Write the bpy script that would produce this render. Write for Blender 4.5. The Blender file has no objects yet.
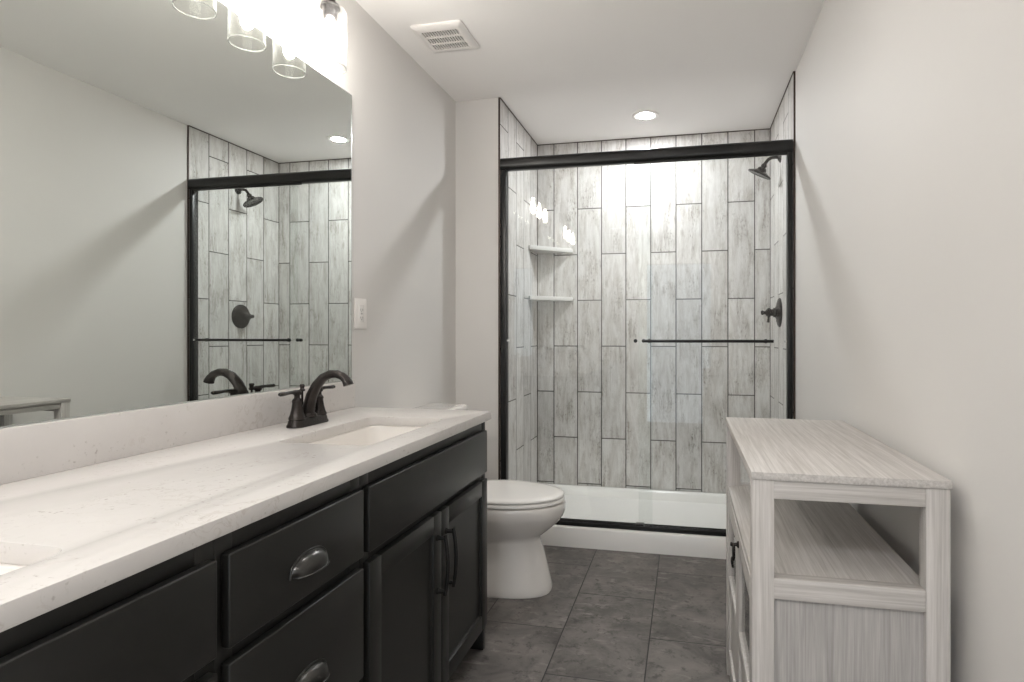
import bpy, bmesh, math, random
from mathutils import Vector, Matrix

# ------------------------------------------------------------------ camera, world, exposure
sc = bpy.context.scene
COL = sc.collection
cam_d = bpy.data.cameras.new('camera'); cam = bpy.data.objects.new('camera', cam_d); COL.objects.link(cam)
cam.location = (0, 0, 1.138); cam.rotation_euler = (math.radians(90), 0, math.radians(11.9))
cam_d.sensor_width = 36; cam_d.lens = 20.133
cam_d.shift_x = -0.0525; cam_d.shift_y = -0.0068
cam_d.clip_start = 0.02
sc.camera = cam

world = bpy.data.worlds.new('daylight'); sc.world = world; world.use_nodes = True
bg = world.node_tree.nodes['Background']
bg.inputs[0].default_value = (0.80, 0.90, 1.0, 1); bg.inputs[1].default_value = 1.5

vs = sc.view_settings
vs.view_transform = 'Standard'; vs.look = 'None'; vs.gamma = 1; vs.use_curve_mapping = False
vs.exposure = 0.15
sc.cycles.max_bounces = 14; sc.cycles.diffuse_bounces = 7; sc.cycles.glossy_bounces = 6
sc.cycles.transparent_max_bounces = 32
sc.cycles.sample_clamp_indirect = 6.0

BULB_POWER = 128.0      # emission strength of each vanity bulb
DOWN_POWER = 720.0       # emission strength of the shower downlight lens
ROOM_FILL_POWER = 96.0  # emission strength of the added fill light over the aisle
REAR_FILL_POWER = 800.0  # emission strength of the added fill lights behind the camera

# ------------------------------------------------------------------ room numbers (metres)
H = 2.44
XL, XR = -1.265, 0.528          # painted walls
XS, XT = -1.005, 0.5205         # shower tile faces
YD, YB = 3.011, 3.818           # shower opening, back tile face
YR = -1.35                      # rear wall with the doorway
T = 0.0075                      # tile thickness

# ------------------------------------------------------------------ node helpers
def mat(name):
    m = bpy.data.materials.new(name); m.use_nodes = True
    nt = m.node_tree
    for n in list(nt.nodes):
        if n.type not in ('BSDF_PRINCIPLED', 'OUTPUT_MATERIAL'): nt.nodes.remove(n)
    b = next(n for n in nt.nodes if n.type == 'BSDF_PRINCIPLED')
    return m, nt, b
def N(nt, typ, **kw):
    n = nt.nodes.new(typ)
    for k, v in kw.items(): setattr(n, k, v)
    return n
def M_(nt, op, a, b=None, c=None):
    n = nt.nodes.new('ShaderNodeMath'); n.operation = op
    for i, v in enumerate((a, b, c)):
        if v is None: continue
        if isinstance(v, (int, float)): n.inputs[i].default_value = v
        else: nt.links.new(v, n.inputs[i])
    return n.outputs[0]
def MIX(nt, fac, a, b, blend='MIX'):
    n = nt.nodes.new('ShaderNodeMix'); n.data_type = 'RGBA'; n.blend_type = blend
    for sock, v in ((n.inputs[0], fac), (n.inputs[6], a), (n.inputs[7], b)):
        if isinstance(v, (int, float)): sock.default_value = v
        elif isinstance(v, tuple): sock.default_value = v if len(v) == 4 else (*v, 1)
        else: nt.links.new(v, sock)
    return n.outputs[2]
def RAMP(nt, fac, stops, interp='LINEAR'):
    n = nt.nodes.new('ShaderNodeValToRGB'); cr = n.color_ramp; cr.interpolation = interp
    while len(cr.elements) < len(stops): cr.elements.new(0.5)
    for e, (p, c) in zip(cr.elements, stops):
        e.position = p; e.color = (c, c, c, 1) if isinstance(c, (int, float)) else (*c, 1)
    nt.links.new(fac, n.inputs[0]); return n.outputs[0]
def NOISE(nt, vec, scale=1.0, detail=4, rough=0.55, dist=0.0):
    n = nt.nodes.new('ShaderNodeTexNoise'); n.inputs['Scale'].default_value = scale
    n.inputs['Detail'].default_value = detail; n.inputs['Roughness'].default_value = rough
    n.inputs['Distortion'].default_value = dist
    nt.links.new(vec, n.inputs['Vector']); return n.outputs['Fac']
def COMB(nt, x, y, z):
    n = nt.nodes.new('ShaderNodeCombineXYZ')
    for i, v in enumerate((x, y, z)):
        if isinstance(v, (int, float)): n.inputs[i].default_value = v
        else: nt.links.new(v, n.inputs[i])
    return n.outputs[0]
def COORD(nt):
    n = nt.nodes.new('ShaderNodeTexCoord'); s = nt.nodes.new('ShaderNodeSeparateXYZ')
    nt.links.new(n.outputs['Object'], s.inputs[0])
    return n.outputs['Object'], s.outputs
def BUMP(nt, b, height, strength=0.3, distance=0.002):
    n = nt.nodes.new('ShaderNodeBump'); n.inputs['Strength'].default_value = strength
    n.inputs['Distance'].default_value = distance
    nt.links.new(height, n.inputs['Height']); nt.links.new(n.outputs[0], b.inputs['Normal'])

def plain(name, col, rough=0.5, metal=0.0, spec=0.5, coat=0.0):
    m, nt, b = mat(name)
    b.inputs['Base Color'].default_value = (*col, 1); b.inputs['Roughness'].default_value = rough
    b.inputs['Metallic'].default_value = metal; b.inputs['Specular IOR Level'].default_value = spec
    b.inputs['Coat Weight'].default_value = coat
    return m
def paint(name, col, rough=0.6, bump=0.12, spec=0.25):
    m, nt, b = mat(name)
    o, s = COORD(nt)
    f = NOISE(nt, o, 160, 3, 0.6); g = NOISE(nt, o, 1.3, 2, 0.5)
    c = MIX(nt, g, tuple(v*0.985 for v in col), tuple(min(1, v*1.015) for v in col))
    nt.links.new(c, b.inputs['Base Color'])
    b.inputs['Roughness'].default_value = rough; b.inputs['Specular IOR Level'].default_value = spec
    BUMP(nt, b, f, bump, 0.001)
    return m

# ------------------------------------------------------------------ tile materials
def wood_tile(name, axis, u0, par, side=False):
    """Weathered whitewashed wood-look planks set upright, staggered by half a plank."""
    m, nt, b = mat(name)
    o, s = COORD(nt)
    u, v = s[axis], s[2]
    P, L = 0.164, 0.6195
    cu = M_(nt, 'DIVIDE', M_(nt, 'SUBTRACT', u, u0), P)
    c = M_(nt, 'FLOOR', cu); fu = M_(nt, 'FRACT', cu)
    parity = M_(nt, 'FLOORED_MODULO', M_(nt, 'ADD', c, par), 2.0)
    rv = M_(nt, 'DIVIDE', M_(nt, 'SUBTRACT', v, M_(nt, 'ADD', 0.127, M_(nt, 'MULTIPLY', parity, 0.31))), L)
    r = M_(nt, 'FLOOR', rv); fv = M_(nt, 'FRACT', rv)
    du = M_(nt, 'MULTIPLY', M_(nt, 'MINIMUM', fu, M_(nt, 'SUBTRACT', 1.0, fu)), P)
    dv = M_(nt, 'MULTIPLY', M_(nt, 'MINIMUM', fv, M_(nt, 'SUBTRACT', 1.0, fv)), L)
    d = M_(nt, 'MINIMUM', du, dv)
    grout = RAMP(nt, M_(nt, 'DIVIDE', d, 0.01), [(0.26, 1.0), (0.38, 0.0)])
    wn = nt.nodes.new('ShaderNodeTexWhiteNoise'); wn.noise_dimensions = '3D'
    nt.links.new(COMB(nt, c, r, float(axis)*7+3), wn.inputs['Vector'])
    sp = nt.nodes.new('ShaderNodeSeparateColor'); nt.links.new(wn.outputs['Color'], sp.inputs[0])
    r1, r2, r3 = sp.outputs
    gu = M_(nt, 'ADD', u, M_(nt, 'MULTIPLY', r1, 37.0)); gv = M_(nt, 'ADD', v, M_(nt, 'MULTIPLY', r2, 53.0))
    fine = NOISE(nt, COMB(nt, M_(nt, 'MULTIPLY', gu, 150.0), 0.0, M_(nt, 'MULTIPLY', gv, 14.0)), 1, 5, 0.68, 0.3)
    mid = NOISE(nt, COMB(nt, M_(nt, 'MULTIPLY', gu, 26.0), 7.0, M_(nt, 'MULTIPLY', gv, 5.0)), 1, 6, 0.7, 0.6)
    streak = NOISE(nt, COMB(nt, M_(nt, 'MULTIPLY', gu, 55.0), 2.0, M_(nt, 'MULTIPLY', gv, 5.5)), 1, 5, 0.66, 0.7)
    blot = NOISE(nt, COMB(nt, M_(nt, 'MULTIPLY', gu, 10.0), 5.0, M_(nt, 'MULTIPLY', gv, 3.6)), 1, 6, 0.66, 0.3)
    spots = NOISE(nt, COMB(nt, M_(nt, 'MULTIPLY', gu, 110.0), 9.0, M_(nt, 'MULTIPLY', gv, 45.0)), 1, 4, 0.65, 0.5)
    base = MIX(nt, fine, (0.55, 0.537, 0.522), (0.77, 0.758, 0.745))
    base = MIX(nt, RAMP(nt, mid, [(0.36, 0.75), (0.58, 0.0)]), base, (0.47, 0.445, 0.418))
    dark = M_(nt, 'MULTIPLY', RAMP(nt, streak, [(0.44, 0.0), (0.66, 1.0)]), RAMP(nt, blot, [(0.45, 0.0), (0.60, 1.0)]))
    base = MIX(nt, M_(nt, 'MULTIPLY', dark, 0.80), base, (0.31, 0.28, 0.245))
    worn = M_(nt, 'MULTIPLY', RAMP(nt, spots, [(0.52, 0.0), (0.64, 1.0)]), RAMP(nt, blot, [(0.48, 0.0), (0.62, 1.0)]))
    base = MIX(nt, M_(nt, 'MULTIPLY', worn, 0.75), base, (0.17, 0.15, 0.13))
    tone = M_(nt, 'ADD', 0.93, M_(nt, 'MULTIPLY', r3, 0.17))
    base = MIX(nt, 1.0, base, COMB(nt, tone, tone, tone), 'MULTIPLY')
    base = MIX(nt, grout, base, (0.075, 0.069, 0.062))
    nt.links.new(base, b.inputs['Base Color'])
    b.inputs['Roughness'].default_value = 0.42; b.inputs['Specular IOR Level'].default_value = 0.35
    BUMP(nt, b, M_(nt, 'ADD', M_(nt, 'MULTIPLY', grout, -1.0), M_(nt, 'MULTIPLY', fine, 0.12)), 0.5, 0.0015)
    return m

def slate_tile():
    m, nt, b = mat('slate_floor_tile')
    o, s = COORD(nt)
    P, L = 0.329, 0.612
    cu = M_(nt, 'DIVIDE', M_(nt, 'SUBTRACT', s[0], -0.464), P)
    c = M_(nt, 'FLOOR', cu); fu = M_(nt, 'FRACT', cu)
    parity = M_(nt, 'FLOORED_MODULO', c, 2.0)
    rv = M_(nt, 'DIVIDE', M_(nt, 'SUBTRACT', s[1], M_(nt, 'SUBTRACT', 2.475, M_(nt, 'MULTIPLY', parity, 0.315))), L)
    r = M_(nt, 'FLOOR', rv); fv = M_(nt, 'FRACT', rv)
    du = M_(nt, 'MULTIPLY', M_(nt, 'MINIMUM', fu, M_(nt, 'SUBTRACT', 1.0, fu)), P)
    dv = M_(nt, 'MULTIPLY', M_(nt, 'MINIMUM', fv, M_(nt, 'SUBTRACT', 1.0, fv)), L)
    grout = RAMP(nt, M_(nt, 'DIVIDE', M_(nt, 'MINIMUM', du, dv), 0.01), [(0.16, 1.0), (0.28, 0.0)])
    wn = nt.nodes.new('ShaderNodeTexWhiteNoise'); wn.noise_dimensions = '3D'
    nt.links.new(COMB(nt, c, r, 1.7), wn.inputs['Vector'])
    off = nt.nodes.new('ShaderNodeVectorMath'); off.operation = 'MULTIPLY_ADD'
    nt.links.new(wn.outputs['Color'], off.inputs[0]); off.inputs[1].default_value = (23, 31, 17); nt.links.new(o, off.inputs[2])
    q = off.outputs[0]
    a = NOISE(nt, q, 6.5, 6, 0.68, 0.6); f = NOISE(nt, q, 30, 5, 0.7)
    st = nt.nodes.new('ShaderNodeVectorMath'); st.operation = 'MULTIPLY'; nt.links.new(q, st.inputs[0]); st.inputs[1].default_value = (9, 26, 9)
    g = NOISE(nt, st.outputs[0], 1, 5, 0.65, 0.8)
    col = MIX(nt, RAMP(nt, a, [(0.36, 0.0), (0.64, 1.0)]), (0.078, 0.070, 0.065), (0.185, 0.168, 0.155))
    col = MIX(nt, RAMP(nt, g, [(0.56, 0.0), (0.72, 0.7)]), col, (0.29, 0.268, 0.25))
    col = MIX(nt, RAMP(nt, f, [(0.33, 0.8), (0.46, 0.0)]), col, (0.045, 0.040, 0.036))
    col = MIX(nt, grout, col, (0.022, 0.021, 0.02))
    nt.links.new(col, b.inputs['Base Color'])
    nt.links.new(RAMP(nt, a, [(0.3, 0.34), (0.7, 0.52)]), b.inputs['Roughness'])
    b.inputs['Specular IOR Level'].default_value = 0.42
    BUMP(nt, b, M_(nt, 'ADD', M_(nt, 'MULTIPLY', grout, -1.0), M_(nt, 'MULTIPLY', g, 0.5)), 0.5, 0.002)
    return m

def grain_wood(name, axis, c1=(0.405, 0.382, 0.36), c2=(0.585, 0.56, 0.538)):
    """Whitewashed wood laminate, the grain running along the given axis."""
    m, nt, b = mat(name)
    o, s = COORD(nt)
    k = [120.0, 120.0, 120.0]; k[axis] = 2.6
    v = COMB(nt, *[M_(nt, 'MULTIPLY', s[i], k[i]) for i in range(3)])
    k2 = [260.0]*3; k2[axis] = 9.0
    v2 = COMB(nt, *[M_(nt, 'MULTIPLY', s[i], k2[i]) for i in range(3)])
    a = NOISE(nt, v, 1, 5, 0.6, 0.7); f = NOISE(nt, v2, 1, 3, 0.6)
    g = M_(nt, 'ADD', M_(nt, 'MULTIPLY', a, 0.65), M_(nt, 'MULTIPLY', f, 0.35))
    nt.links.new(MIX(nt, RAMP(nt, g, [(0.36, 0.0), (0.62, 1.0)]), c1, c2), b.inputs['Base Color'])
    b.inputs['Roughness'].default_value = 0.5; b.inputs['Specular IOR Level'].default_value = 0.3
    BUMP(nt, b, g, 0.12, 0.001)
    return m

def quartz():
    m, nt, b = mat('white_quartz')
    o, s = COORD(nt)
    w = NOISE(nt, o, 3.0, 4, 0.6)
    off = nt.nodes.new('ShaderNodeVectorMath'); off.operation = 'ADD'; nt.links.new(o, off.inputs[0])
    nt.links.new(COMB(nt, w, w, w), off.inputs[1])
    vein = NOISE(nt, off.outputs[0], 7, 6, 0.62, 1.2)
    line = M_(nt, 'ABSOLUTE', M_(nt, 'SUBTRACT', vein, 0.5))
    mask = NOISE(nt, o, 5.0, 3, 0.5)
    lines = M_(nt, 'MULTIPLY', RAMP(nt, line, [(0.0, 1.0), (0.022, 0.0)]), RAMP(nt, mask, [(0.50, 0.0), (0.68, 1.0)]))
    sp = NOISE(nt, o, 95, 3, 0.6); spm = NOISE(nt, o, 14, 3, 0.6)
    specks = M_(nt, 'MULTIPLY', RAMP(nt, sp, [(0.60, 0.0), (0.70, 1.0)]), RAMP(nt, spm, [(0.50, 0.0), (0.62, 1.0)]))
    cloud = NOISE(nt, o, 10, 5, 0.6)
    col = MIX(nt, cloud, (0.575, 0.55, 0.53), (0.655, 0.632, 0.613))
    col = MIX(nt, M_(nt, 'MULTIPLY', lines, 0.5), col, (0.42, 0.37, 0.33))
    col = MIX(nt, M_(nt, 'MULTIPLY', specks, 0.8), col, (0.36, 0.33, 0.30))
    nt.links.new(col, b.inputs['Base Color'])
    b.inputs['Roughness'].default_value = 0.27; b.inputs['Specular IOR Level'].default_value = 0.4
    return m

def clear_glass(name, tint=(0.985, 0.995, 0.99), rough=0.0, ior=1.5, streak=0.0):
    m = bpy.data.materials.new(name); m.use_nodes = True; nt = m.node_tree; nt.nodes.clear()
    out = N(nt, 'ShaderNodeOutputMaterial'); mix = N(nt, 'ShaderNodeMixShader'); fr = N(nt, 'ShaderNodeFresnel')
    tr = N(nt, 'ShaderNodeBsdfTransparent'); gl = N(nt, 'ShaderNodeBsdfGlossy')
    tr.inputs[0].default_value = (*tint, 1); gl.inputs['Roughness'].default_value = rough; fr.inputs[0].default_value = ior
    geo = N(nt, 'ShaderNodeNewGeometry')         # same reflectance from both sides of each face
    nt.links.new(M_(nt, 'ADD', ior, M_(nt, 'MULTIPLY', geo.outputs['Backfacing'], 1/ior - ior)), fr.inputs[0])
    nt.links.new(fr.outputs[0], mix.inputs[0]); nt.links.new(tr.outputs[0], mix.inputs[1]); nt.links.new(gl.outputs[0], mix.inputs[2])
    nt.links.new(mix.outputs[0], out.inputs[0])
    if streak:
        o, s = COORD(nt)
        v = COMB(nt, *[M_(nt, 'MULTIPLY', s[i], k) for i, k in enumerate((60.0, 60.0, 30.0))])
        bm_ = N(nt, 'ShaderNodeBump'); bm_.inputs['Strength'].default_value = streak; bm_.inputs['Distance'].default_value = 0.002
        nt.links.new(NOISE(nt, v, 1, 2, 0.5), bm_.inputs['Height']); nt.links.new(bm_.outputs[0], gl.inputs['Normal'])
    return m
def glow(name, col, strength):
    m = bpy.data.materials.new(name); m.use_nodes = True; nt = m.node_tree; nt.nodes.clear()
    out = N(nt, 'ShaderNodeOutputMaterial'); e = N(nt, 'ShaderNodeEmission')
    e.inputs[0].default_value = (*col, 1); e.inputs[1].default_value = strength
    nt.links.new(e.outputs[0], out.inputs[0]); return m

WALL = paint('greige_wall_paint', (0.69, 0.672, 0.652))
CEIL = paint('ceiling_paint', (0.90, 0.88, 0.862), 0.8, 0.25)
TILE_B = wood_tile('wood_tile_back', 0, -0.887, 1)
TILE_L = wood_tile('wood_tile_left', 1, 3.158, 0)
TILE_R = wood_tile('wood_tile_right', 1, 3.165, 1)
SLATE = slate_tile()
QUARTZ = quartz()
CAB = plain('charcoal_cabinet_paint', (0.0135, 0.0135, 0.0122), 0.33, 0, 0.45)
BLACKREC = plain('dark_recess', (0.008, 0.008, 0.008), 0.7)
PULLM = plain('gunmetal_pull', (0.085, 0.083, 0.08), 0.28, 1.0)
BRONZE = plain('oil_rubbed_bronze', (0.026, 0.021, 0.019), 0.27, 0.6, 0.5)
BLACKM = plain('matte_black_frame', (0.009, 0.0088, 0.0085), 0.33, 0.1, 0.45)
TRIMM = plain('dark_bronze_edge_trim', (0.065, 0.045, 0.038), 0.4, 0.5)
PORC = plain('white_porcelain', (0.82, 0.79, 0.755), 0.05, 0, 0.5, 0.4)
SEATP = plain('white_seat_plastic', (0.82, 0.80, 0.775), 0.16, 0, 0.5)
ACRYL = plain('white_acrylic', (0.84, 0.83, 0.81), 0.16, 0, 0.5)
WPLAST = plain('white_plastic', (0.80, 0.775, 0.75), 0.35)
BAFFLE = plain('white_baffle', (0.6, 0.59, 0.58), 0.6)
SHELFM = plain('pale_stone_shelf', (0.66, 0.65, 0.63), 0.3)
MIRR = plain('silvered_mirror', (0.80, 0.83, 0.80), 0.0, 1.0)
MEDGE = plain('mirror_edge', (0.55, 0.58, 0.55), 0.15, 0.6)
CHROME = plain('chrome', (0.75, 0.75, 0.75), 0.1, 1.0)
WX = grain_wood('whitewashed_wood_across', 0); WY = grain_wood('whitewashed_wood_along', 1); WZ = grain_wood('whitewashed_wood_upright', 2)
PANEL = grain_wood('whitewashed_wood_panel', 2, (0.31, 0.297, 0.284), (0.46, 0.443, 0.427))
GLASS = clear_glass('shower_glass')
SHADEG = clear_glass('seeded_shade_glass', (0.97, 0.97, 0.96), 0.03, 1.45, 0.35)
def seeded(m):
    nt = m.node_tree; out = next(n for n in nt.nodes if n.type == 'OUTPUT_MATERIAL'); src = out.inputs[0].links[0].from_socket
    lw = N(nt, 'ShaderNodeLayerWeight'); lw.inputs[0].default_value = 0.5
    tl = N(nt, 'ShaderNodeBsdfTranslucent'); tl.inputs[0].default_value = (0.9, 0.9, 0.9, 1)
    o, s = COORD(nt)
    seeds = RAMP(nt, NOISE(nt, o, 120, 2, 0.5), [(0.60, 0.0), (0.70, 0.25)])
    fac = M_(nt, 'ADD', M_(nt, 'ADD', 0.006, M_(nt, 'MULTIPLY', M_(nt, 'POWER', lw.outputs['Facing'], 6.0), 0.25)), M_(nt, 'MULTIPLY', seeds, 0.22))
    mx = N(nt, 'ShaderNodeMixShader'); nt.links.new(fac, mx.inputs[0]); nt.links.new(src, mx.inputs[1]); nt.links.new(tl.outputs[0], mx.inputs[2])
    nt.links.new(mx.outputs[0], out.inputs[0])
seeded(SHADEG)
RIMG = plain('milky_glass_rim', (0.9, 0.9, 0.88), 0.1)
RIMG.node_tree.nodes['Principled BSDF'].inputs['Transmission Weight'].default_value = 0.6
CABGL = clear_glass('cabinet_door_glass', (0.80, 0.80, 0.79))
FILL_LENS_REAR = glow('fill_lens_rear', (1.0, 0.985, 0.97), REAR_FILL_POWER)
BULB = glow('lit_bulb', (1.0, 0.955, 0.91), BULB_POWER)
LENS = glow('lit_lens', (0.965, 0.985, 1.0), DOWN_POWER)
FILL_LENS_ROOM = glow('fill_lens_room', (1.0, 0.975, 0.95), ROOM_FILL_POWER)

# ------------------------------------------------------------------ mesh helpers
class MB:
    def __init__(self): self.bm = bmesh.new()
    def box(self, x0, x1, y0, y1, z0, z1, bev=0.0, seg=2, edges=None):
        r = bmesh.ops.create_cube(self.bm, size=1.0)
        vs_ = r['verts']
        c = Vector(((x0+x1)/2, (y0+y1)/2, (z0+z1)/2)); d = (abs(x1-x0), abs(y1-y0), abs(z1-z0))
        for v in vs_: v.co = Vector((v.co.x*d[0], v.co.y*d[1], v.co.z*d[2])) + c
        if bev > 0:
            es = list({e for v in vs_ for e in v.link_edges})
            if edges: es = [e for e in es if edges(e)]
            bmesh.ops.bevel(self.bm, geom=es, offset=min(bev, 0.45*min(d)), segments=seg, profile=0.5, affect='EDGES', clamp_overlap=True)
        return self
    def loft(self, rings, cap0=True, cap1=True, close=False):
        vr = [[self.bm.verts.new(p) for p in ring] for ring in rings]
        n = len(vr[0])
        pairs = list(zip(vr, vr[1:])) + ([(vr[-1], vr[0])] if close else [])
        for a, b in pairs:
            for i in range(n):
                self.bm.faces.new((a[i], a[(i+1) % n], b[(i+1) % n], b[i]))
        if not close:
            if cap0: self.bm.faces.new(list(reversed(vr[0])))
            if cap1: self.bm.faces.new(vr[-1])
        return self
    def tube(self, pts, rad, n=12, cap=True):
        pts = [Vector(p) for p in pts]
        rads = rad if isinstance(rad, (list, tuple)) else [rad]*len(pts)
        tans = []
        for i in range(len(pts)):
            a = pts[max(0, i-1)]; b = pts[min(len(pts)-1, i+1)]
            tans.append((b-a).normalized())
        t0 = tans[0]; up = Vector((0, 0, 1)) if abs(t0.z) < 0.9 else Vector((1, 0, 0))
        nrm = (up - t0*up.dot(t0)).normalized(); rings = []
        for p, t, r in zip(pts, tans, rads):
            nrm = (nrm - t*nrm.dot(t)).normalized(); bn = t.cross(nrm)
            rr = r if isinstance(r, tuple) else (r, r)
            rings.append([p + nrm*math.cos(2*math.pi*i/n)*rr[0] + bn*math.sin(2*math.pi*i/n)*rr[1] for i in range(n)])
        return self.loft(rings, cap, cap)
    def lathe(self, origin, axis, prof, n=24, cap0=True, cap1=True):
        """prof: (distance along axis, radius) pairs."""
        o = Vector(origin); a = Vector(axis).normalized()
        up = Vector((0, 0, 1)) if abs(a.z) < 0.9 else Vector((1, 0, 0))
        e1 = (up - a*up.dot(a)).normalized(); e2 = a.cross(e1)
        rings = [[o + a*h + (e1*math.cos(2*math.pi*i/n) + e2*math.sin(2*math.pi*i/n))*max(r, 1e-4) for i in range(n)] for h, r in prof]
        return self.loft(rings, cap0, cap1)
    def prism(self, poly, z0, z1, holes=(), axis=2, bev=0.0):
        cu = bpy.data.curves.new('tmp', 'CURVE'); cu.dimensions = '2D'; cu.fill_mode = 'BOTH'
        cu.extrude = (z1-z0)/2 - bev; cu.bevel_depth = bev; cu.bevel_resolution = 1; cu.offset = -bev
        for loop in (poly, *holes):
            sp = cu.splines.new('POLY'); sp.points.add(len(loop)-1); sp.use_cyclic_u = True
            for p, q in zip(sp.points, loop): p.co = (q[0], q[1], 0, 1)
        ob = bpy.data.objects.new('tmp', cu); COL.objects.link(ob)
        dg = bpy.context.evaluated_depsgraph_get(); dg.update()
        me = bpy.data.meshes.new_from_object(ob.evaluated_get(dg))
        t = bmesh.new(); t.from_mesh(me)
        bmesh.ops.translate(t, verts=t.verts, vec=(0, 0, (z0+z1)/2))
        bmesh.ops.remove_doubles(t, verts=t.verts, dist=1e-6)
        if axis == 0:
            for v in t.verts: v.co = Vector((v.co.z, v.co.x, v.co.y))
        if axis == 1:
            for v in t.verts: v.co = Vector((v.co.x, v.co.z, v.co.y))
        me2 = bpy.data.meshes.new('tmp2'); t.to_mesh(me2); t.free(); self.bm.from_mesh(me2)
        bpy.data.objects.remove(ob); bpy.data.curves.remove(cu); bpy.data.meshes.remove(me); bpy.data.meshes.remove(me2)
        return self
    def build(self, name, m, parent=None, sharp=38, smooth=True):
        bm = self.bm
        bmesh.ops.recalc_face_normals(bm, faces=bm.faces)
        if smooth:
            for f in bm.faces: f.smooth = True
            for e in bm.edges:
                if len(e.link_faces) == 2 and e.calc_face_angle(0) > math.radians(sharp): e.smooth = False
        o = None
        if parent is not None:
            loc = Vector(parent.location); q = parent.parent
            while q is not None: loc = loc + Vector(q.location); q = q.parent
            bmesh.ops.translate(bm, verts=bm.verts, vec=-loc)
        me = bpy.data.meshes.new(name); bm.to_mesh(me); bm.free()
        me.materials.append(m)
        o = bpy.data.objects.new(name, me); COL.objects.link(o)
        if parent is not None: o.parent = parent
        return o

def thing(name, loc, label, cat, group=None):
    o = bpy.data.objects.new(name, None); COL.objects.link(o); o.location = loc; o.empty_display_size = 0.05
    return tag(o, label, cat, group)
def tag(o, label, cat, group=None):
    o['label'] = label; o['category'] = cat
    if group: o['group'] = group
    return o
def struct(o):
    o['kind'] = 'structure'; return o
def rrect(x0, x1, y0, y1, r, n=6):
    pts = []
    for cx, cy, a0 in ((x1-r, y1-r, 0), (x0+r, y1-r, 90), (x0+r, y0+r, 180), (x1-r, y0+r, 270)):
        for i in range(n+1):
            a = math.radians(a0 + 90*i/n); pts.append((cx+r*math.cos(a), cy+r*math.sin(a)))
    return pts

# ------------------------------------------------------------------ room shell
W = 0.10
struct(MB().box(XL-W, XR+W, YR-W, YB+0.12, -0.08, 0.0).build('floor', SLATE))
def circ(x, y, r, n=32): return [(x+r*math.cos(2*math.pi*i/n), y+r*math.sin(2*math.pi*i/n)) for i in range(n)]
cl = MB().prism([(XL-W, YR-W), (XR+W, YR-W), (XR+W, YB+0.12), (XL-W, YB+0.12)], H, H+0.08, holes=[circ(-0.85, -0.95, 0.072), circ(-0.05, -0.95, 0.072), circ(-0.22, 1.60, 0.072)])
cl.box(XL-W, XR+W, YR-W, YB+0.12, H+0.08, H+0.10)
struct(cl.build('ceiling', CEIL))
struct(MB().box(XL-W, XL, YR-W, YB+0.12, 0, H).build('wall_left', WALL))
struct(MB().box(XR, XR+W, YR-W, YB+0.12, 0, H).build('wall_right', WALL))
struct(MB().box(XL, XS-T, YD, YB+0.12, 0, H).build('wall_partition', WALL))
struct(MB().box(XS-T, XR, YB+T, YB+0.12, 0, H).build('wall_back', WALL))
DX0, DX1, DZ = -0.50, 0.30, 2.03                      # doorway behind the camera
struct(MB().box(XL, DX0, YR-W, YR, 0, H).box(DX1, XR, YR-W, YR, 0, H).box(DX0, DX1, YR-W, YR, DZ, H).build('wall_rear', WALL))
dt = MB()
dt.box(DX0-0.06, DX0+0.004, YR-0.002, YR+0.016, 0, DZ+0.06, 0.004).box(DX1-0.004, DX1+0.06, YR-0.002, YR+0.016, 0, DZ+0.06, 0.004).box(DX0, DX1, YR-0.002, YR+0.016, DZ-0.004, DZ+0.06, 0.004)
struct(dt.build('trim_doorway', WPLAST))
ZT0 = 0.113
struct(MB().box(XS, XT, YB, YB+T, ZT0, H-0.0035).build('wall_shower_back', TILE_B))
struct(MB().box(XS-T, XS, YD, YB+T, ZT0, H-0.0035).build('wall_shower_left', TILE_L))
struct(MB().box(XT, XT+T, YD, YB+T, ZT0, H-0.0035).build('wall_shower_right', TILE_R))
t1 = MB().box(XS-T-0.001, XS+0.0015, YD-0.004, YD+0.0005, ZT0, H)
t1.box(XS-0.001, XS+0.004, YD, YB, H-0.005, H)
struct(t1.build('trim_shower_left', TRIMM))
t2 = MB().box(XT-0.0015, XT+T+0.001, YD-0.004, YD+0.0005, ZT0, H)
t2.box(XT-0.004, XT+0.001, YD, YB, H-0.005, H)
struct(t2.build('trim_shower_right', TRIMM))
t3 = MB().box(XS+0.004, XT-0.004, YB-0.004, YB+0.001, H-0.005, H)
t3.box(XS-0.0005, XS+0.003, YB-0.003, YB+0.0005, ZT0, H-0.005).box(XT-0.003, XT+0.0005, YB-0.003, YB+0.0005, ZT0, H-0.005)
struct(t3.build('trim_shower_back', TRIMM))
# baseboards where walls meet the floor
struct(MB().box(XR-0.012, XR, YR, YD-0.02, 0, 0.085, 0.003).build('baseboard_right', WPLAST))
struct(MB().box(XL, XL+0.012, 1.995, YD, 0, 0.085, 0.003).build('baseboard_left', WPLAST))

# ------------------------------------------------------------------ shower base
r_ = thing('shower_tray', ((XS+XT)/2, 2.995, 0), 'white acrylic shower base with a raised curb along the slate floor', 'shower tray')
FY = 2.997
x0, x1 = XS+0.0012, XT-0.0012
b = MB()
prof = [(FY, 0.0), (FY, 0.098), (FY+0.004, 0.107), (FY+0.012, 0.1115), (FY+0.075, 0.1115), (FY+0.088, 0.106), (FY+0.096, 0.092), (FY+0.115, 0.054), (FY+0.14, 0.044), (3.40, 0.036),
        (YB-0.075, 0.046), (YB-0.05, 0.056), (YB-0.032, 0.095), (YB-0.024, 0.1065), (YB-0.014, 0.1115), (YB-0.002, 0.1115), (YB-0.002, 0.0)]
b.loft([[(x, p[0], p[1]) for p in prof] for x in (x0+0.045, x1-0.045)], False, False)
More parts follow.
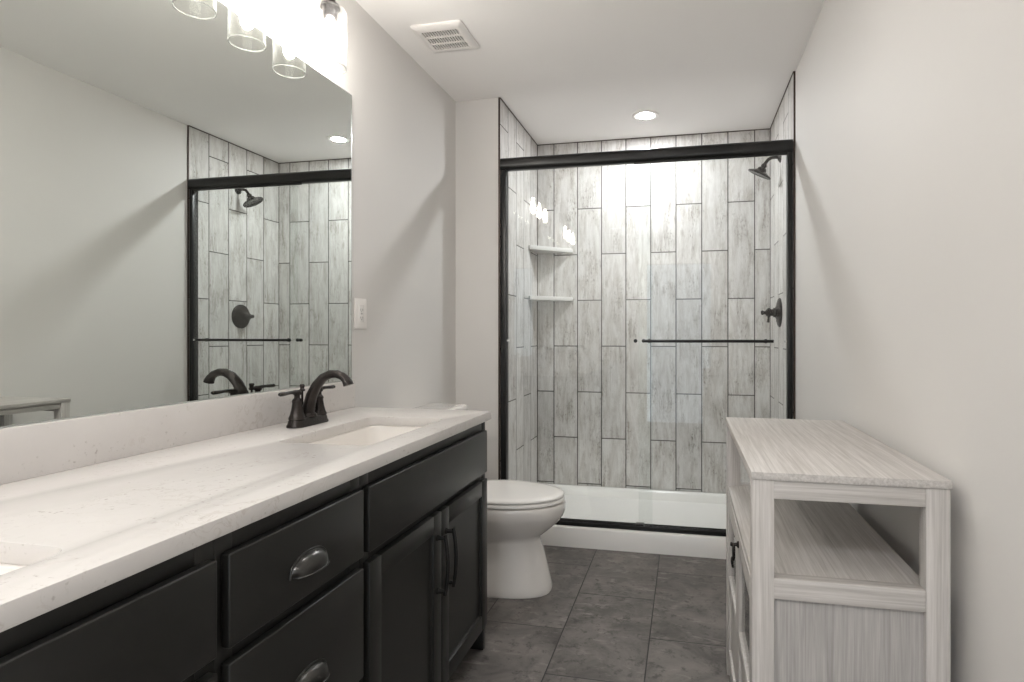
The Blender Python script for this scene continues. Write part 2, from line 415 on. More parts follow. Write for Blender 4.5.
# sides: raised lips left and right
for sx, xa, xb in ((1, x0, x0+0.05), (-1, x1, x1-0.05)):
    sec = [(FY+0.09, 0), (FY+0.09, 0.1115), (YB-0.002, 0.1115), (YB-0.002, 0)]
    b.box(min(xa, xa+sx*0.022), max(xa, xa+sx*0.022), FY+0.002, YB-0.002, 0, 0.1115)
    b.loft([[(xa+sx*0.020, y, 0.1115), (xa+sx*0.032, y, 0.100), (xa+sx*0.048, y, 0.052), (xa+sx*0.062, y, 0.03), (xa+sx*0.02, y, 0.03)] for y in (FY+0.09, YB-0.03)])
    b.loft([[(x, p[0], p[1]) for p in prof[:7]] for x in (min(xa, xa+sx*0.06), max(xa, xa+sx*0.06))], True, True)
b.build('basin', ACRYL, r_)

# ------------------------------------------------------------------ sliding shower door
r_ = thing('shower_door', (-0.24, 3.03, 0.1125), 'black framed sliding glass shower door between the tiled walls', 'shower door')
def rr_x(xs, y0, y1, z0, z1, rad, n=5):
    return [[(x, a, c) for a, c in rrect(y0, y1, z0, z1, rad, n)] for x in xs]
hx0, hx1 = XS+0.0045, XT-0.0045
MB().loft(rr_x((hx0, hx1), 3.000, 3.062, 2.039, 2.107, 0.022)).build('header_rail', BLACKM, r_)
MB().box(hx0, hx0+0.032, 3.008, 3.054, 0.113, 2.042, 0.004).build('side_jamb', BLACKM, r_)
MB().box(hx1-0.025, hx1, 3.008, 3.054, 0.113, 2.042, 0.004).build('side_jamb', BLACKM, r_)
MB().box(hx0, hx1, 3.004, 3.058, 0.1125, 0.121, 0.002).box(hx0, hx1, 3.004, 3.010, 0.120, 0.134, 0.002).box(hx0, hx1, 3.029, 3.033, 0.120, 0.133, 0.001).box(hx0, hx1, 3.052, 3.058, 0.120, 0.134, 0.002).build('bottom_track', BLACKM, r_)
MB().box(-0.262, -0.218, 3.010, 3.052, 0.121, 0.142, 0.003).build('floor_guide', BLACKM, r_)
gR = MB().box(-0.245, hx1-0.012, 3.016, 3.022, 0.135, 2.045).build('glass_panel', GLASS, r_)
gL = MB().box(hx0+0.012, -0.175, 3.038, 3.044, 0.135, 2.045).build('glass_panel', GLASS, r_)
BZ = 1.102
tb = MB().tube([(-0.222, 2.972, BZ), (0.420, 2.972, BZ)], 0.0075, 14)
tbo = tb.build('towel_bar', BLACKM, gR)
st = MB()
for x in (-0.190, 0.388): st.lathe((x, 2.972, BZ), (0, 1, 0), [(0, 0.006), (0.034, 0.006), (0.034, 0.011), (0.044, 0.011)], 14)
st.build('bar_post', BLACKM, gR)
MB().lathe((-0.222, 3.060, BZ), (0, -1, 0), [(0, 0.010), (0.016, 0.010), (0.017, 0.005), (0.022, 0.005)], 16).build('pull_knob', BLACKM, gL)
MB().lathe((-0.262, 3.030, BZ), (0, -1, 0), [(0, 0.009), (0.010, 0.010), (0.013, 0.007)], 16).build('pull_knob', BLACKM, gR)
for x in (hx0+0.040, hx1-0.033): MB().box(x-0.006, x+0.006, 3.010, 3.016, BZ-0.006, BZ+0.006, 0.002).build('bumper', CHROME, r_)
ut = MB()
MB().box(-0.27, hx1-0.02, 3.014, 3.024, 2.030, 2.042, 0.002).build('panel_hanger', BLACKM, gR)

# ------------------------------------------------------------------ corner shelves
for zt, lab in ((1.716, 'upper pale stone corner shelf in the shower, under the bulb reflections'), (1.388, 'lower pale stone corner shelf in the shower')):
    xa, ya = XS+0.0005, YB-0.0005
    poly = [(xa, ya), (xa, ya-0.225), (xa+0.012, ya-0.232), (xa+0.245, ya-0.014), (xa+0.250, ya)]
    o = MB().prism(poly, zt-0.026, zt, bev=0.002).build('corner_shelf', SHELFM)
    o_loc = Vector((xa, ya, zt-0.026))
    o.data.transform(Matrix.Translation(-o_loc)); o.location = o_loc
    tag(o, lab, 'shelf', 'corner shelves in the shower')

# ------------------------------------------------------------------ shower head and valve
r_ = thing('showerhead', (XT, 3.411, 2.14), 'dark bronze shower head on a curved arm on the right tiled wall', 'shower head')
MB().lathe((XT, 3.411, 2.135), (-1, 0, 0), [(0, 0.030), (0.004, 0.030), (0.009, 0.022), (0.016, 0.013)], 24).build('wall_flange', BRONZE, r_)
arm = [(0.512, 3.411, 2.136), (0.49, 3.411, 2.137), (0.472, 3.411, 2.135), (0.455, 3.411, 2.128), (0.446, 3.411, 2.117), (0.437, 3.411, 2.105), (0.434, 3.411, 2.099)]
MB().tube(arm, 0.0095, 14).build('shower_arm', BRONZE, r_)
ax = Vector((-0.45, 0.17, -0.875)).normalized(); ho = Vector((0.436, 3.411, 2.103))
MB().lathe(ho, ax, [(0, 0.010), (0.006, 0.015), (0.014, 0.017), (0.020, 0.013), (0.026, 0.022), (0.034, 0.026), (0.040, 0.028), (0.052, 0.050), (0.058, 0.066), (0.062, 0.069), (0.067, 0.068), (0.068, 0.062), (0.066, 0.058)], 32).build('spray_head', BRONZE, r_)
r_ = thing('shower_valve', (XT, 3.436, 1.26), 'round dark bronze shower valve trim on the right tiled wall', 'shower valve')
MB().lathe((XT, 3.436, 1.26), (-1, 0, 0), [(0, 0.083), (0.005, 0.083), (0.010, 0.078), (0.016, 0.060), (0.019, 0.040), (0.026, 0.030)], 36).build('escutcheon', BRONZE, r_)
MB().lathe((XT-0.024, 3.436, 1.26), (-1, 0, 0), [(0, 0.027), (0.012, 0.027), (0.014, 0.021), (0.024, 0.019), (0.030, 0.027), (0.040, 0.027), (0.050, 0.019), (0.056, 0.010), (0.062, 0.009), (0.068, 0.013), (0.075, 0.0135), (0.080, 0.008)], 24).build('valve_knob', BRONZE, r_)
MB().tube([(XT-0.062, 3.436, 1.255), (XT-0.064, 3.425, 1.225), (XT-0.066, 3.420, 1.205)], [0.006, 0.0055, 0.007], 10).build('lever', BRONZE, r_)

# ------------------------------------------------------------------ recessed shower light and added fill lights
def downlight(x, y, lens, label, depth=0.0):
    r = thing('recessed_light', (x, y, H), label, 'ceiling light')
    R = 0.044 if depth == 0 else 0.062
    d = max(depth, 0.0005)
    MB().lathe((x, y, H), (0, 0, -1), [(-d-0.004, R+0.012), (0.0, 0.080), (0.003, 0.080), (0.005, 0.076), (0.003, R+0.008), (-d, R+0.002), (-d-0.004, R+0.002)], 36, False, False).build('trim_ring', WPLAST if depth == 0 else BAFFLE, r)
    MB().lathe((x, y, H+d), (0, 0, -1), [(0.0, R), (0.001, R), (0.0035, R*0.7), (0.004, 0.002)], 32, True, True).build('lens', lens, r)
downlight(-0.24, 3.437, LENS, 'small round recessed light in the shower ceiling')
FILL_CANS = ((-0.85, -0.95, FILL_LENS_REAR, 'added unseen recessed fill light left of the doorway behind the camera'),
        (-0.05, -0.95, FILL_LENS_REAR, 'added unseen recessed fill light in front of the doorway behind the camera'),
        (-0.22, 1.60, FILL_LENS_ROOM, 'added unseen recessed fill light over the aisle between vanity and sideboard'))
for x, y, l, lab in FILL_CANS: downlight(x, y, l, lab, 0.045)  # added fill, recessed deep so the lenses stay out of the glass reflections

# ------------------------------------------------------------------ exhaust vent
VX, VY, VS = -1.145, 2.228, 0.2315
r_ = thing('exhaust_vent', (VX+VS/2, VY+VS/2, H), 'square white slotted exhaust vent in the ceiling', 'vent')
def rsq(i, z): return [(x, y, z) for x, y in rrect(VX+i, VX+VS-i, VY+i, VY+VS-i, max(0.012-i*0.3, 0.003), 4)]
MB().loft([rsq(0, H-0.0003), rsq(0, H-0.006), rsq(0.004, H-0.011), rsq(0.03, H-0.017), rsq(0.034, H-0.016), rsq(0.036, H-0.004)], False, False).build('grille_frame', WPLAST, r_)
MB().box(VX+0.034, VX+VS-0.034, VY+0.034, VY+VS-0.034, H-0.004, H-0.0005).build('backing', BLACKREC, r_)
g = MB(); ia, ib = 0.034, VS-0.034; span = ib-ia
ns = 14; pit = span/ns
for k in range(ns+1):
    xx = VX+ia+k*pit
    g.box(max(xx-pit*0.20, VX+ia), min(xx+pit*0.20, VX+ib), VY+ia, VY+ib, H-0.0155, H-0.010)
for k in range(4):
    yy = VY+ia+k*span/3; hw = 0.0055
    g.box(VX+ia, VX+ib, max(yy-hw, VY+ia), min(yy+hw, VY+ib), H-0.0162, H-0.0095)
g.build('slats', WPLAST, r_)

# ------------------------------------------------------------------ mirror
ME = 1.988
m_ = thing('wall_mirror', (XL, 0.95, 0.962), 'large frameless mirror on the wall above the backsplash', 'mirror')
MB().box(XL+0.0008, XL+0.0058, -0.05, ME-0.002, 0.9615, 2.057).build('backing_glass', MEDGE, m_)
MB().box(XL+0.0058, XL+0.0062, -0.047, ME-0.006, 0.9645, 2.054).build('mirror_glass', MIRR, m_)

# ------------------------------------------------------------------ wall outlet
r_ = thing('wall_outlet', (XL, 2.05, 1.218), 'white outlet plate on the wall beside the mirror', 'outlet')
MB().loft([[(XL+0.0003+d, y, z) for y, z in rrect(2.008+i, 2.092-i, 1.158+i, 1.279-i, 0.006, 4)] for d, i in ((0, 0), (0.004, 0), (0.006, 0.003))]).build('cover_plate', WPLAST, r_)
MB().box(XL+0.006, XL+0.0085, 2.033, 2.067, 1.185, 1.252, 0.001).build('receptacle', SEATP, r_)
sl = MB()
for z in (1.234, 1.203):
    sl.box(XL+0.0082, XL+0.0087, 2.042, 2.0445, z-0.004, z+0.004).box(XL+0.0082, XL+0.0087, 2.0555, 2.058, z-0.004, z+0.004)
    sl.lathe((XL+0.0082, 2.05, z-0.008), (1, 0, 0), [(0, 0.0023), (0.0005, 0.0023)], 10)
sl.box(XL+0.0082, XL+0.0092, 2.046, 2.054, 1.2165, 1.2195)
sl.build('socket_slots', BLACKREC, r_)

# ------------------------------------------------------------------ vanity lights
def vanity_light(yc, label):
    r = thing('vanity_light', (XL, yc, 2.30), label, 'wall light', 'three-light vanity fixtures above the mirror')
    MB().box(XL+0.0005, XL+0.022, yc-0.115, yc+0.115, 2.255, 2.365, 0.006).build('backplate', BRONZE, r)
    a = MB().tube([(-1.18, yc-0.258, 2.318), (-1.18, yc+0.258, 2.318)], 0.009, 12)
    for dy in (-0.06, 0.06): a.tube([(XL+0.02, yc+dy, 2.318), (-1.18, yc+dy, 2.318)], 0.008, 12)
    a.build('crossbar', BRONZE, r)
    for k in (-1, 0, 1):
        y = yc + k*0.194
        s = MB().lathe((-1.18, y, 2.318), (0, 0, -1), [(0, 0.008), (0.046, 0.008), (0.050, 0.016), (0.060, 0.022), (0.066, 0.030), (0.078, 0.032), (0.080, 0.024), (0.110, 0.022), (0.112, 0.015)], 20).build('socket', BRONZE, r)
        gl = MB()
        R1, R0, zt, zb = 0.0525, 0.0495, 2.245, 2.042
        prof = [(zt-0.001, 0.026), (zt, 0.040), (zt-0.006, 0.048), (zt-0.016, R1), (zb+0.002, R1), (zb, R1-0.0015), (zb+0.002, R0), (zt-0.018, R0), (zt-0.009, 0.045), (zt-0.004, 0.038), (zt-0.004, 0.026)]
        n = 32
        gl.loft([[(-1.18+q*math.cos(2*math.pi*i/n), y+q*math.sin(2*math.pi*i/n), z) for i in range(n)] for z, q in prof], close=True)
        gl.build('glass_shade', SHADEG, s)
        rm = MB(); nn = 40
        rm.loft([[(-1.18+(0.051+0.0022*math.cos(2*math.pi*j/8))*math.cos(2*math.pi*i/nn), y+(0.051+0.0022*math.cos(2*math.pi*j/8))*math.sin(2*math.pi*i/nn), zb-0.0005+0.0022*math.sin(2*math.pi*j/8)) for j in range(8)] for i in range(nn)], close=True)
        rm.build('shade_rim', RIMG, s)
        MB().lathe((-1.18, y, 2.206), (0, 0, -1), [(0, 0.011), (0.022, 0.011), (0.046, 0.0155), (0.074, 0.020), (0.096, 0.0195), (0.112, 0.014), (0.119, 0.007), (0.1215, 0.001)], 14).build('light_bulb', BULB, s)
YF, YN = 1.568, 0.347
vanity_light(YF-0.029, 'three-light bronze vanity fixture with clear glass shades above the far sink')
vanity_light(YN-0.033, 'three-light bronze vanity fixture with clear glass shades above the near sink')

# ------------------------------------------------------------------ countertop with sink cut-outs
CZ = 0.858; CT = 0.030; CX = -0.695; CE = 1.986; CS = -0.085
r_ = thing('countertop', (-0.98, 0.95, CZ-CT), 'long white quartz countertop on the dark vanity cabinets', 'countertop')
SN = 0.045
def basin_loop(yc, i=0.0, rad=0.032): return rrect(-1.048+i, -0.782-i, yc-0.030-0.2375+i, yc-0.030+0.2375-i, max(rad-i*0.5, 0.008), 6)
MB().prism([(XL+0.001, CS), (CX, CS), (CX, CE), (XL+0.001, CE)], CZ-CT, CZ, holes=[basin_loop(YF), basin_loop(YN+SN)], bev=0.0022).build('slab', QUARTZ, r_)
MB().box(XL+0.0005, XL+0.0205, CS, CE, CZ, 0.961, 0.0015).build('backsplash', QUARTZ, r_)

def sink(yc, label):
    r = thing('sink', (-0.915, yc, CZ-CT-0.14), label, 'sink', 'white undermount sinks')
    zt = CZ-CT-0.0004
    spec = [(-0.022, zt-0.010), (-0.022, zt), (-0.004, zt), (0.0, zt-0.004), (0.006, zt-0.06), (0.014, zt-0.105), (0.034, zt-0.128), (0.075, zt-0.137), (0.105, zt-0.140)]
    inner = [[(x, y, z) for x, y in basin_loop(yc, i, 0.045)] for i, z in spec]
    outer = [[(x, y, z) for x, y in basin_loop(yc, i, 0.045)] for i, z in [(0.10, zt-0.150), (0.03, zt-0.145), (0.004, zt-0.115), (-0.008, zt-0.05), (-0.010, zt-0.012)]]
    MB().loft(inner + outer, close=True).build('basin', PORC, r)
    bm = MB().lathe((-0.915, yc-0.03, zt-0.1405), (0, 0, 1), [(0, 0.026), (0.003, 0.026), (0.004, 0.018), (0.002, 0.016)], 20)
    bm.lathe((-0.915, yc-0.03, zt-0.139), (0, 0, 1), [(0, 0.014), (0.005, 0.015), (0.006, 0.010)], 16)
    bm.build('drain_stopper', BRONZE, r)
    bt = MB()
    bt.prism(basin_loop(yc, 0.10, 0.045), zt-0.1500, zt-0.1400).build('basin_floor', PORC, r)
sink(YF, 'white rectangular undermount sink behind the far faucet')
sink(YN+SN, 'white rectangular undermount sink at the left edge of the photo')

# ------------------------------------------------------------------ faucets
def faucet(yc, label):
    X0 = -1.147
    r = thing('faucet', (X0, yc, CZ), label, 'faucet', 'bronze two-handle faucets')
    rings = []
    for i, z in ((0, 0), (0, 0.006), (0.003, 0.010), (0.004, 0.018), (0.010, 0.026), (0.013, 0.028)):
        rings.append([(x, y, CZ+0.0003+z) for x, y in rrect(X0-0.027+i, X0+0.027-i, yc-0.082+i, yc+0.082-i, 0.026-i, 7)])
    MB().loft(rings).build('base_plate', BRONZE, r)
    for s in (-1, 1):
        y = yc + s*0.052
        h = MB().lathe((X0, y, CZ+0.024), (0, 0, 1), [(0, 0.0245), (0.006, 0.0235), (0.012, 0.0205), (0.030, 0.0160), (0.048, 0.0135), (0.054, 0.0150), (0.058, 0.0135), (0.064, 0.0085), (0.071, 0.0085), (0.075, 0.0125), (0.083, 0.0130), (0.087, 0.0095)], 24).build('handle', BRONZE, r)
        lv = [(X0, y-s*0.004, CZ+0.104), (X0, y+s*0.014, CZ+0.106), (X0+0.001, y+s*0.034, CZ+0.1065), (X0+0.002, y+s*0.056, CZ+0.1055), (X0+0.002, y+s*0.074, CZ+0.1055), (X0+0.002, y+s*0.079, CZ+0.1055)]
        MB().tube(lv, [(0.007, 0.009), (0.0062, 0.0075), (0.0050, 0.0068), (0.0055, 0.0075), (0.0062, 0.0085), (0.003, 0.005)], 12).build('lever', BRONZE, h)
    MB().lathe((X0, yc, CZ+0.026), (0, 0, 1), [(0, 0.0265), (0.006, 0.0255), (0.012, 0.020)], 24).build('spout_collar', BRONZE, r)
    ctrl = [(0.0, 0.030), (0.003, 0.058), (0.013, 0.092), (0.030, 0.123), (0.053, 0.146), (0.077, 0.157), (0.099, 0.1575), (0.118, 0.151), (0.130, 0.141), (0.137, 0.130), (0.139, 0.124)]
    rad = [(0.018, 0.0225), (0.017, 0.021), (0.0158, 0.0190), (0.0148, 0.0175), (0.0138, 0.0165), (0.0130, 0.0155), (0.0122, 0.0150), (0.0120, 0.0148), (0.0125, 0.0150), (0.0145, 0.0165), (0.0148, 0.0168)]
    MB().tube([(X0+a, yc, CZ+c) for a, c in ctrl], rad, 16).build('spout', BRONZE, r)
    MB().lathe((X0-0.021, yc, CZ+0.026), (0, 0, 1), [(0, 0.0035), (0.076, 0.0035), (0.077, 0.008), (0.081, 0.009), (0.085, 0.006), (0.089, 0.0065), (0.094, 0.0085), (0.098, 0.006)], 14).build('lift_rod', BRONZE, r)
faucet(YF+0.004, 'oil rubbed bronze faucet with arched spout behind the far sink')
faucet(YN, 'oil rubbed bronze faucet behind the sink nearest the camera')

# ------------------------------------------------------------------ vanity cabinets
FF = -0.716; FR = -0.698; ZTOP = CZ-CT
def carcass(r, y0, y1, open_end=None):
    m = MB(); d = 0.018
    m.box(XL+0.002, FF-0.018, y0+0.0005, y0+d, 0.098, ZTOP-0.001).box(XL+0.002, FF-0.018, y1-d, y1-0.0005, 0.098, ZTOP-0.001)
    m.box(XL+0.002, FF-0.018, y0+d, y1-d, 0.098, 0.114)
    m.build('carcass', CAB, r)
    f = MB(); s = 0.036
    f.box(FF-0.018, FF, y0+0.0005, y0+s, 0.096, ZTOP-0.001, 0.001).box(FF-0.018, FF, y1-s, y1-0.0005, 0.096, ZTOP-0.001, 0.001)
    f.box(FF-0.018, FF, y0+s, y1-s, ZTOP-0.042, ZTOP-0.001, 0.001).box(FF-0.018, FF, y0+s, y1-s, 0.096, 0.126, 0.001)
    f.box(FF-0.018, FF, y0+s, y1-s, 0.612, 0.655, 0.001)
    f.build('face_frame', CAB, r)
    k = MB().box(FF-0.088, FF-0.072, y0+0.0005, y1-0.0005, 0.0005, 0.098)
    k.build('toe_kick', CAB, r)
    if open_end:
        MB().box(FF-0.088, FF, y1-0.022, y1-0.0005, 0.0005, 0.096, 0.001).build('end_foot', CAB, r)
        MB().box(XL+0.002, FF-0.088, y1-0.018, y1-0.0005, 0.0005, 0.098).build('end_panel', CAB, r)
def slab_front(r, name, y0, y1, z0, z1):
    m = MB().box(FF+0.0006, FR, y0, y1, z0, z1, 0.0032, 3)
    return m.build(name, CAB, r)
def shaker_door(r, y0, y1, z0, z1, hand_y):
    s = 0.052; m = MB()
    def chk(m_, *a): m_.box(*a, 0.0018, 2)
    chk(m, FF+0.0006, FR, y0, y0+s, z0, z1); chk(m, FF+0.0006, FR, y1-s, y1, z0, z1)
    chk(m, FF+0.0006, FR, y0+s-0.001, y1-s+0.001, z1-s, z1); chk(m, FF+0.0006, FR, y0+s-0.001, y1-s+0.001, z0, z0+s)
    # recessed centre panel with a sloped inner edge
    def rg(i, x): return [(x, a, c) for a, c in ((y0+s+i, z0+s+i), (y1-s-i, z0+s+i), (y1-s-i, z1-s-i), (y0+s+i, z1-s-i))]
    m.loft([rg(-0.004, FR-0.002), rg(0.004, FR-0.0085), rg(0.0045, FR-0.0095)], False, True)
    d = m.build('door', CAB, r)
    zc = 0.478; hl = 0.076; hx = FR+0.030
    hd = MB().tube([(FR-0.0002, hand_y, zc-hl), (hx-0.008, hand_y, zc-hl)], [0.0075, 0.0055], 10).tube([(FR-0.0002, hand_y, zc+hl), (hx-0.008, hand_y, zc+hl)], [0.0075, 0.0055], 10)
    hd.lathe((FR, hand_y, zc-hl), (1, 0, 0), [(0, 0.010), (0.003, 0.010), (0.005, 0.007)], 14).lathe((FR, hand_y, zc+hl), (1, 0, 0), [(0, 0.010), (0.003, 0.010), (0.005, 0.007)], 14)
    pts = []
    for i in range(13):
        t = -1 + 2*i/12; pts.append((hx-0.007+0.009*(1-t*t), hand_y, zc+t*(hl+0.010)))
    hd.tube(pts, 0.0058, 12)
    hd.build('pull_handle', BLACKM, d)
def cup_pull(par, yc, zc):
    hw, hh, dp = 0.052, 0.034, 0.025; n = 18; k = 7
    def P(u, v, off=0.0):
        # u across 0..pi, v from wall edge (0) to lip (1)
        a = math.pi*u
        ys = -math.cos(a); zs = math.sin(a)
        return ys, zs
    m = MB(); outer = []; inner = []
    for j in range(k+1):
        th = math.pi/2*j/k
        ringo, ringi = [], []
        for i in range(n+1):
            a = math.pi*i/n
            c, s_ = -math.cos(a), math.sin(a)
            for ring, sh in ((ringo, 0.0), (ringi, 0.0022)):
                rr = math.cos(th)
                yy = yc + (hw-sh)*c*(0.45+0.55*rr) if False else yc + (hw-sh)*c*(1-0.18*math.sin(th)**2)
                zz = zc - 0.014 + (hh-sh)*s_**0.75*math.cos(th)
                xx = FR + 0.0004 + (dp-sh)*math.sin(th)*(s_**0.6 if s_ > 1e-6 else 0.0)
                ring.append((xx, yy, zz))
        outer.append(ringo); inner.append(ringi)
    def grid(rows, flip):
        vv = [[m.bm.verts.new(p) for p in row] for row in rows]
        for a_, b_ in zip(vv, vv[1:]):
            for i in range(len(a_)-1):
                q = (a_[i], a_[i+1], b_[i+1], b_[i])
                m.bm.faces.new(q if not flip else tuple(reversed(q)))
        return vv
    vo = grid(outer, False); vi = grid(inner, True)
    for i in range(n):
        m.bm.faces.new((vo[-1][i], vo[-1][i+1], vi[-1][i+1], vi[-1][i]))
        m.bm.faces.new((vo[0][i+1], vo[0][i], vi[0][i], vi[0][i+1]))
    bmesh.ops.remove_doubles(m.bm, verts=m.bm.verts, dist=1e-5)
    # rolled lip along the bottom front edge
    lip = [(FR+0.0004+dp*(math.sin(math.pi*i/n)**0.6 if 0 < i < n else 0.0), yc-hw*0.82*math.cos(math.pi*i/n), zc-0.014) for i in range(n+1)]
    m.tube(lip, 0.0022, 8)
    # thin flange against the drawer
    fl = [(FR+0.0012, yc-(hw+0.001)*math.cos(math.pi*i/n), zc-0.014+(hh+0.001)*math.sin(math.pi*i/n)**0.75) for i in range(n+1)]
    m.tube(fl, 0.0020, 8)
    m.build('cup_pull', PULLM, par, sharp=60)

def sink_cabinet(y0, y1, ya, yb, label, end=False):
    r = thing('sink_cabinet', ((XL+FF)/2, (y0+y1)/2, 0), label, 'vanity cabinet')
    carcass(r, y0, y1, end)
    slab_front(r, 'false_front', ya, yb, 0.645, 0.794)
    ym = (ya+yb)/2
    shaker_door(r, ya, ym-0.0015, 0.100, 0.622, ym-0.030)
    shaker_door(r, ym+0.0015, yb, 0.100, 0.622, ym+0.030)
sink_cabinet(1.160, 1.976, 1.171, 1.949, 'charcoal sink cabinet with shaker doors nearest the toilet', True)
r_ = thing('drawer_cabinet', ((XL+FF)/2, 0.957, 0), 'charcoal drawer cabinet with cup pulls in the middle of the vanity', 'vanity cabinet')
carcass(r_, 0.756, 1.1595)
for z0, z1 in ((0.645, 0.794), (0.380, 0.621), (0.100, 0.356)):
    d_ = slab_front(r_, 'drawer', 0.767, 1.148, z0, z1)
    cup_pull(d_, 0.9575, (z0+z1)/2-0.010)
sink_cabinet(-0.060, 0.7555, -0.03, 0.744, 'charcoal sink cabinet at the lower left, nearest the camera')

# ------------------------------------------------------------------ toilet
TY = 2.48
r_ = thing('toilet', (-0.90, TY, 0), 'white porcelain toilet between the vanity and the shower', 'toilet')
def egg(xb, xf, hw, z, p=2.0, n=40, front=0.60):
    """egg outline: rounded front towards +x"""
    xc = xf - (xf-xb)*front; pts = []
    for i in range(n):
        a = 2*math.pi*i/n; c, s_ = math.cos(a), math.sin(a)
        ex = 2.0/p
        cx = math.copysign(abs(c)**ex, c); sy = math.copysign(abs(s_)**ex, s_)
        pts.append((xc + (xf-xc if c > 0 else xc-xb)*cx, TY + hw*sy, z))
    return pts
bowl = [egg(-1.10, -0.588, 0.128, 0.0003, 2.7), egg(-1.10, -0.586, 0.130, 0.010, 2.7), egg(-1.10, -0.592, 0.126, 0.035, 2.6), egg(-1.09, -0.609, 0.117, 0.11, 2.5), egg(-1.08, -0.628, 0.110, 0.185, 2.4),
        egg(-1.08, -0.640, 0.108, 0.222, 2.3), egg(-1.08, -0.640, 0.110, 0.236, 2.2), egg(-1.08, -0.622, 0.124, 0.252, 2.15), egg(-1.08, -0.592, 0.146, 0.276, 2.1), egg(-1.08, -0.560, 0.166, 0.304, 2.1),
        egg(-1.07, -0.537, 0.179, 0.334, 2.1), egg(-1.06, -0.527, 0.1845, 0.356, 2.1), egg(-1.06, -0.526, 0.186, 0.384, 2.1), egg(-1.06, -0.529, 0.183, 0.393, 2.1), egg(-1.055, -0.545, 0.168, 0.397, 2.1)]
MB().loft(bowl).build('bowl', PORC, r_, sharp=50)
seat = [egg(-1.03, -0.536, 0.178, 0.3990, 2.1), egg(-1.03, -0.530, 0.184, 0.402, 2.1), egg(-1.03, -0.530, 0.184, 0.412, 2.1), egg(-1.03, -0.535, 0.179, 0.4155, 2.1)]
MB().loft(seat).build('seat', SEATP, r_, sharp=60)
lid = [egg(-1.035, -0.538, 0.177, 0.4185, 2.1), egg(-1.035, -0.532, 0.183, 0.4215, 2.1), egg(-1.035, -0.532, 0.183, 0.427, 2.1), egg(-1.03, -0.539, 0.176, 0.4325, 2.1), egg(-1.0, -0.57, 0.145, 0.4360, 2.1), egg(-0.92, -0.66, 0.07, 0.4375, 2.1)]
MB().loft(lid).build('lid', SEATP, r_, sharp=60)
def trk(i, z, x0=-1.252, x1=-1.062, hw=0.205): return [(x, y, z) for x, y in rrect(x0+i*0.3, x1-i, TY-hw+i, TY+hw-i, 0.045, 7)]
MB().loft([trk(0.03, 0.385), trk(0.022, 0.42), trk(0.010, 0.55), trk(0.004, 0.757)]).build('tank', PORC, r_)
MB().loft([trk(-0.004, 0.758), trk(-0.008, 0.764), trk(-0.008, 0.782), trk(-0.004, 0.789), trk(0.006, 0.792)]).build('tank_lid', PORC, r_)
MB().box(-1.15, -1.02, TY-0.11, TY+0.11, 0.30, 0.386, 0.02, 3).build('tank_shelf', PORC, r_)
MB().lathe((-1.066, TY-0.14, 0.69), (1, 0, 0), [(0, 0.013), (0.008, 0.013), (0.012, 0.008)], 16).tube([(-1.050, TY-0.14, 0.69), (-1.046, TY-0.10, 0.686), (-1.046, TY-0.065, 0.680)], [0.006, 0.005, 0.007], 10).build('flush_lever', CHROME, r_)

# ------------------------------------------------------------------ sideboard
SX0, SX1, SY0, SY1, SZ = 0.132, 0.497, 1.229, 2.012, 0.856
r_ = thing('sideboard', ((SX0+SX1)/2, (SY0+SY1)/2, 0), 'whitewashed wood sideboard with open shelf and glass doors against the right wall', 'sideboard')
MB().box(SX0-0.002, SX1+0.002, SY0-0.003, SY1+0.003, SZ-0.016, SZ, 0.0012).build('top', WY, r_)
LW = 0.043
for xa in (SX0, SX1-LW):
    for ya, yb in ((SY0, SY0+0.034), (SY1-0.034, SY1)):
        MB().box(xa, xa+LW, ya, yb, 0.0006, SZ-0.0164, 0.0012).build('leg', WZ, r_)
for ya, yb in ((SY0+0.001, SY0+0.030), (SY1-0.030, SY1-0.001)):
    MB().box(SX0+LW, SX1-LW, ya, yb, 0.802, SZ-0.0166, 0.001).build('end_rail', WX, r_)
    MB().box(SX0+LW, SX1-LW, ya, yb, 0.598, 0.640, 0.001).build('end_rail', WX, r_)
    MB().box(SX0+LW, SX1-LW, ya, yb, 0.050, 0.085, 0.001).build('end_rail', WX, r_)
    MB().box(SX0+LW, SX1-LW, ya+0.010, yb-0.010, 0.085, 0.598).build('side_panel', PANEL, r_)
MB().box(SX0+0.006, SX0+0.022, SY0+0.034, SY1-0.034, 0.815, SZ-0.0168, 0.001).build('front_rail', WY, r_)
MB().box(SX0+0.004, SX1-0.022, SY0+0.030, SY1-0.030, 0.615, 0.633, 0.001).build('shelf', WY, r_)
MB().box(SX0+0.002, SX0+0.022, SY0+0.034, SY1-0.034, 0.600, 0.615, 0.001).build('front_rail', WY, r_)
MB().box(SX0+0.022, SX1-0.01, SY0+0.030, SY1-0.030, 0.060, 0.078, 0.001).build('bottom_board', WY, r_)
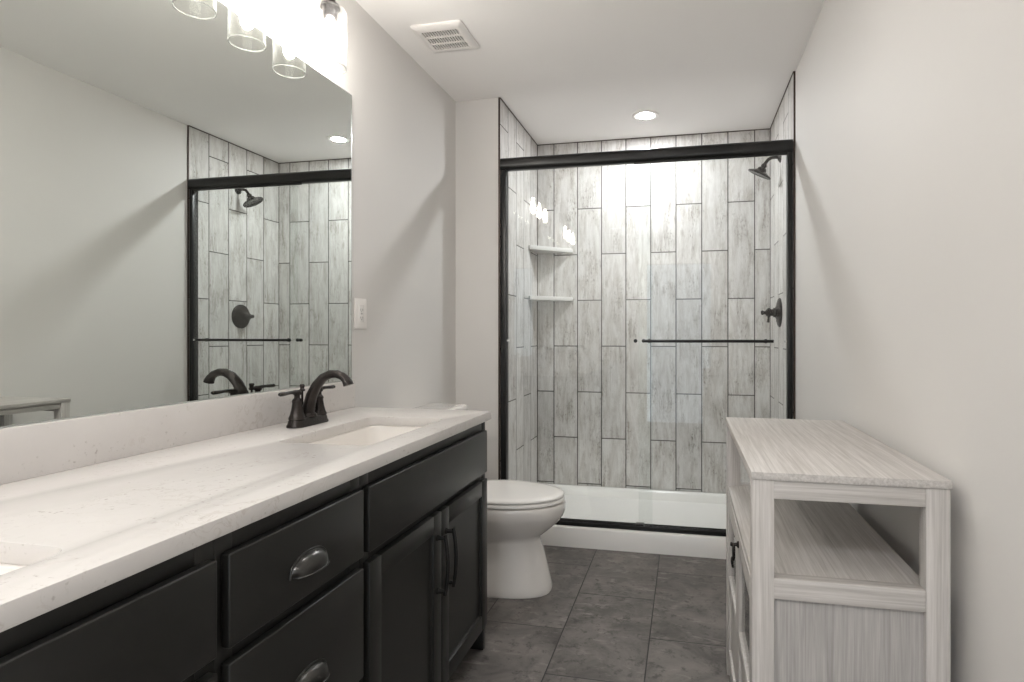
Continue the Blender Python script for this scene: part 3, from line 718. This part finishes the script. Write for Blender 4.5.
MB().box(SX1-0.014, SX1-0.008, SY0+0.034, SY1-0.034, 0.060, 0.615).build('back_panel', WZ, r_)
MB().box(SX0+0.03, SX1-0.02, SY0+0.032, SY1-0.032, 0.335, 0.350, 0.001).build('inner_shelf', WY, r_)
MB().box(SX0+0.004, SX0+0.022, SY0+0.034, SY1-0.034, 0.040, 0.060, 0.001).build('front_rail', WY, r_)
ymid = (SY0+SY1)/2
for ya, yb, hy in ((SY0+0.036, ymid-0.001, ymid-0.050), (ymid+0.001, SY1-0.036, ymid+0.050)):
    fx0, fx1 = SX0+0.003, SX0+0.021; zb_, zt_ = 0.062, 0.598; s = 0.045
    d = MB()
    d.box(fx0, fx1, ya, ya+s, zb_, zt_, 0.001).box(fx0, fx1, yb-s, yb, zb_, zt_, 0.001)
    d.box(fx0, fx1, ya+s, yb-s, zt_-0.04, zt_, 0.001).box(fx0, fx1, ya+s, yb-s, zb_, zb_+0.05, 0.001).box(fx0, fx1, ya+s, yb-s, 0.310, 0.352, 0.001)
    d = d.build('door', WZ, r_)
    MB().box(fx0+0.008, fx0+0.012, ya+s, yb-s, 0.352, zt_-0.04).build('glass_pane', CABGL, d)
    MB().box(fx0+0.007, fx0+0.013, ya+s, yb-s, zb_+0.05, 0.310).build('lower_panel', WZ, d)
    # drop pull: small plate, a bail and a ring
    if hy > ymid: continue                          # one pull, on the near door
    hz = 0.583; h = MB()
    h.lathe((fx0, hy, hz), (-1, 0, 0), [(0, 0.009), (0.003, 0.009), (0.006, 0.005), (0.016, 0.004), (0.018, 0.006), (0.022, 0.004)], 14)
    h.tube([(fx0-0.013, hy+0.013*math.sin(2*math.pi*i/20), hz-0.020-0.020*math.cos(2*math.pi*i/20)) for i in range(21)], 0.0032, 8)
    h.tube([(fx0-0.014-0.003*abs(math.sin(math.pi*i/10)), hy+0.010*math.sin(2*math.pi*i/20), hz-0.047-0.012*math.cos(2*math.pi*i/20)) for i in range(21)], 0.0034, 8)
    h.build('drop_pull', BRONZE, d)
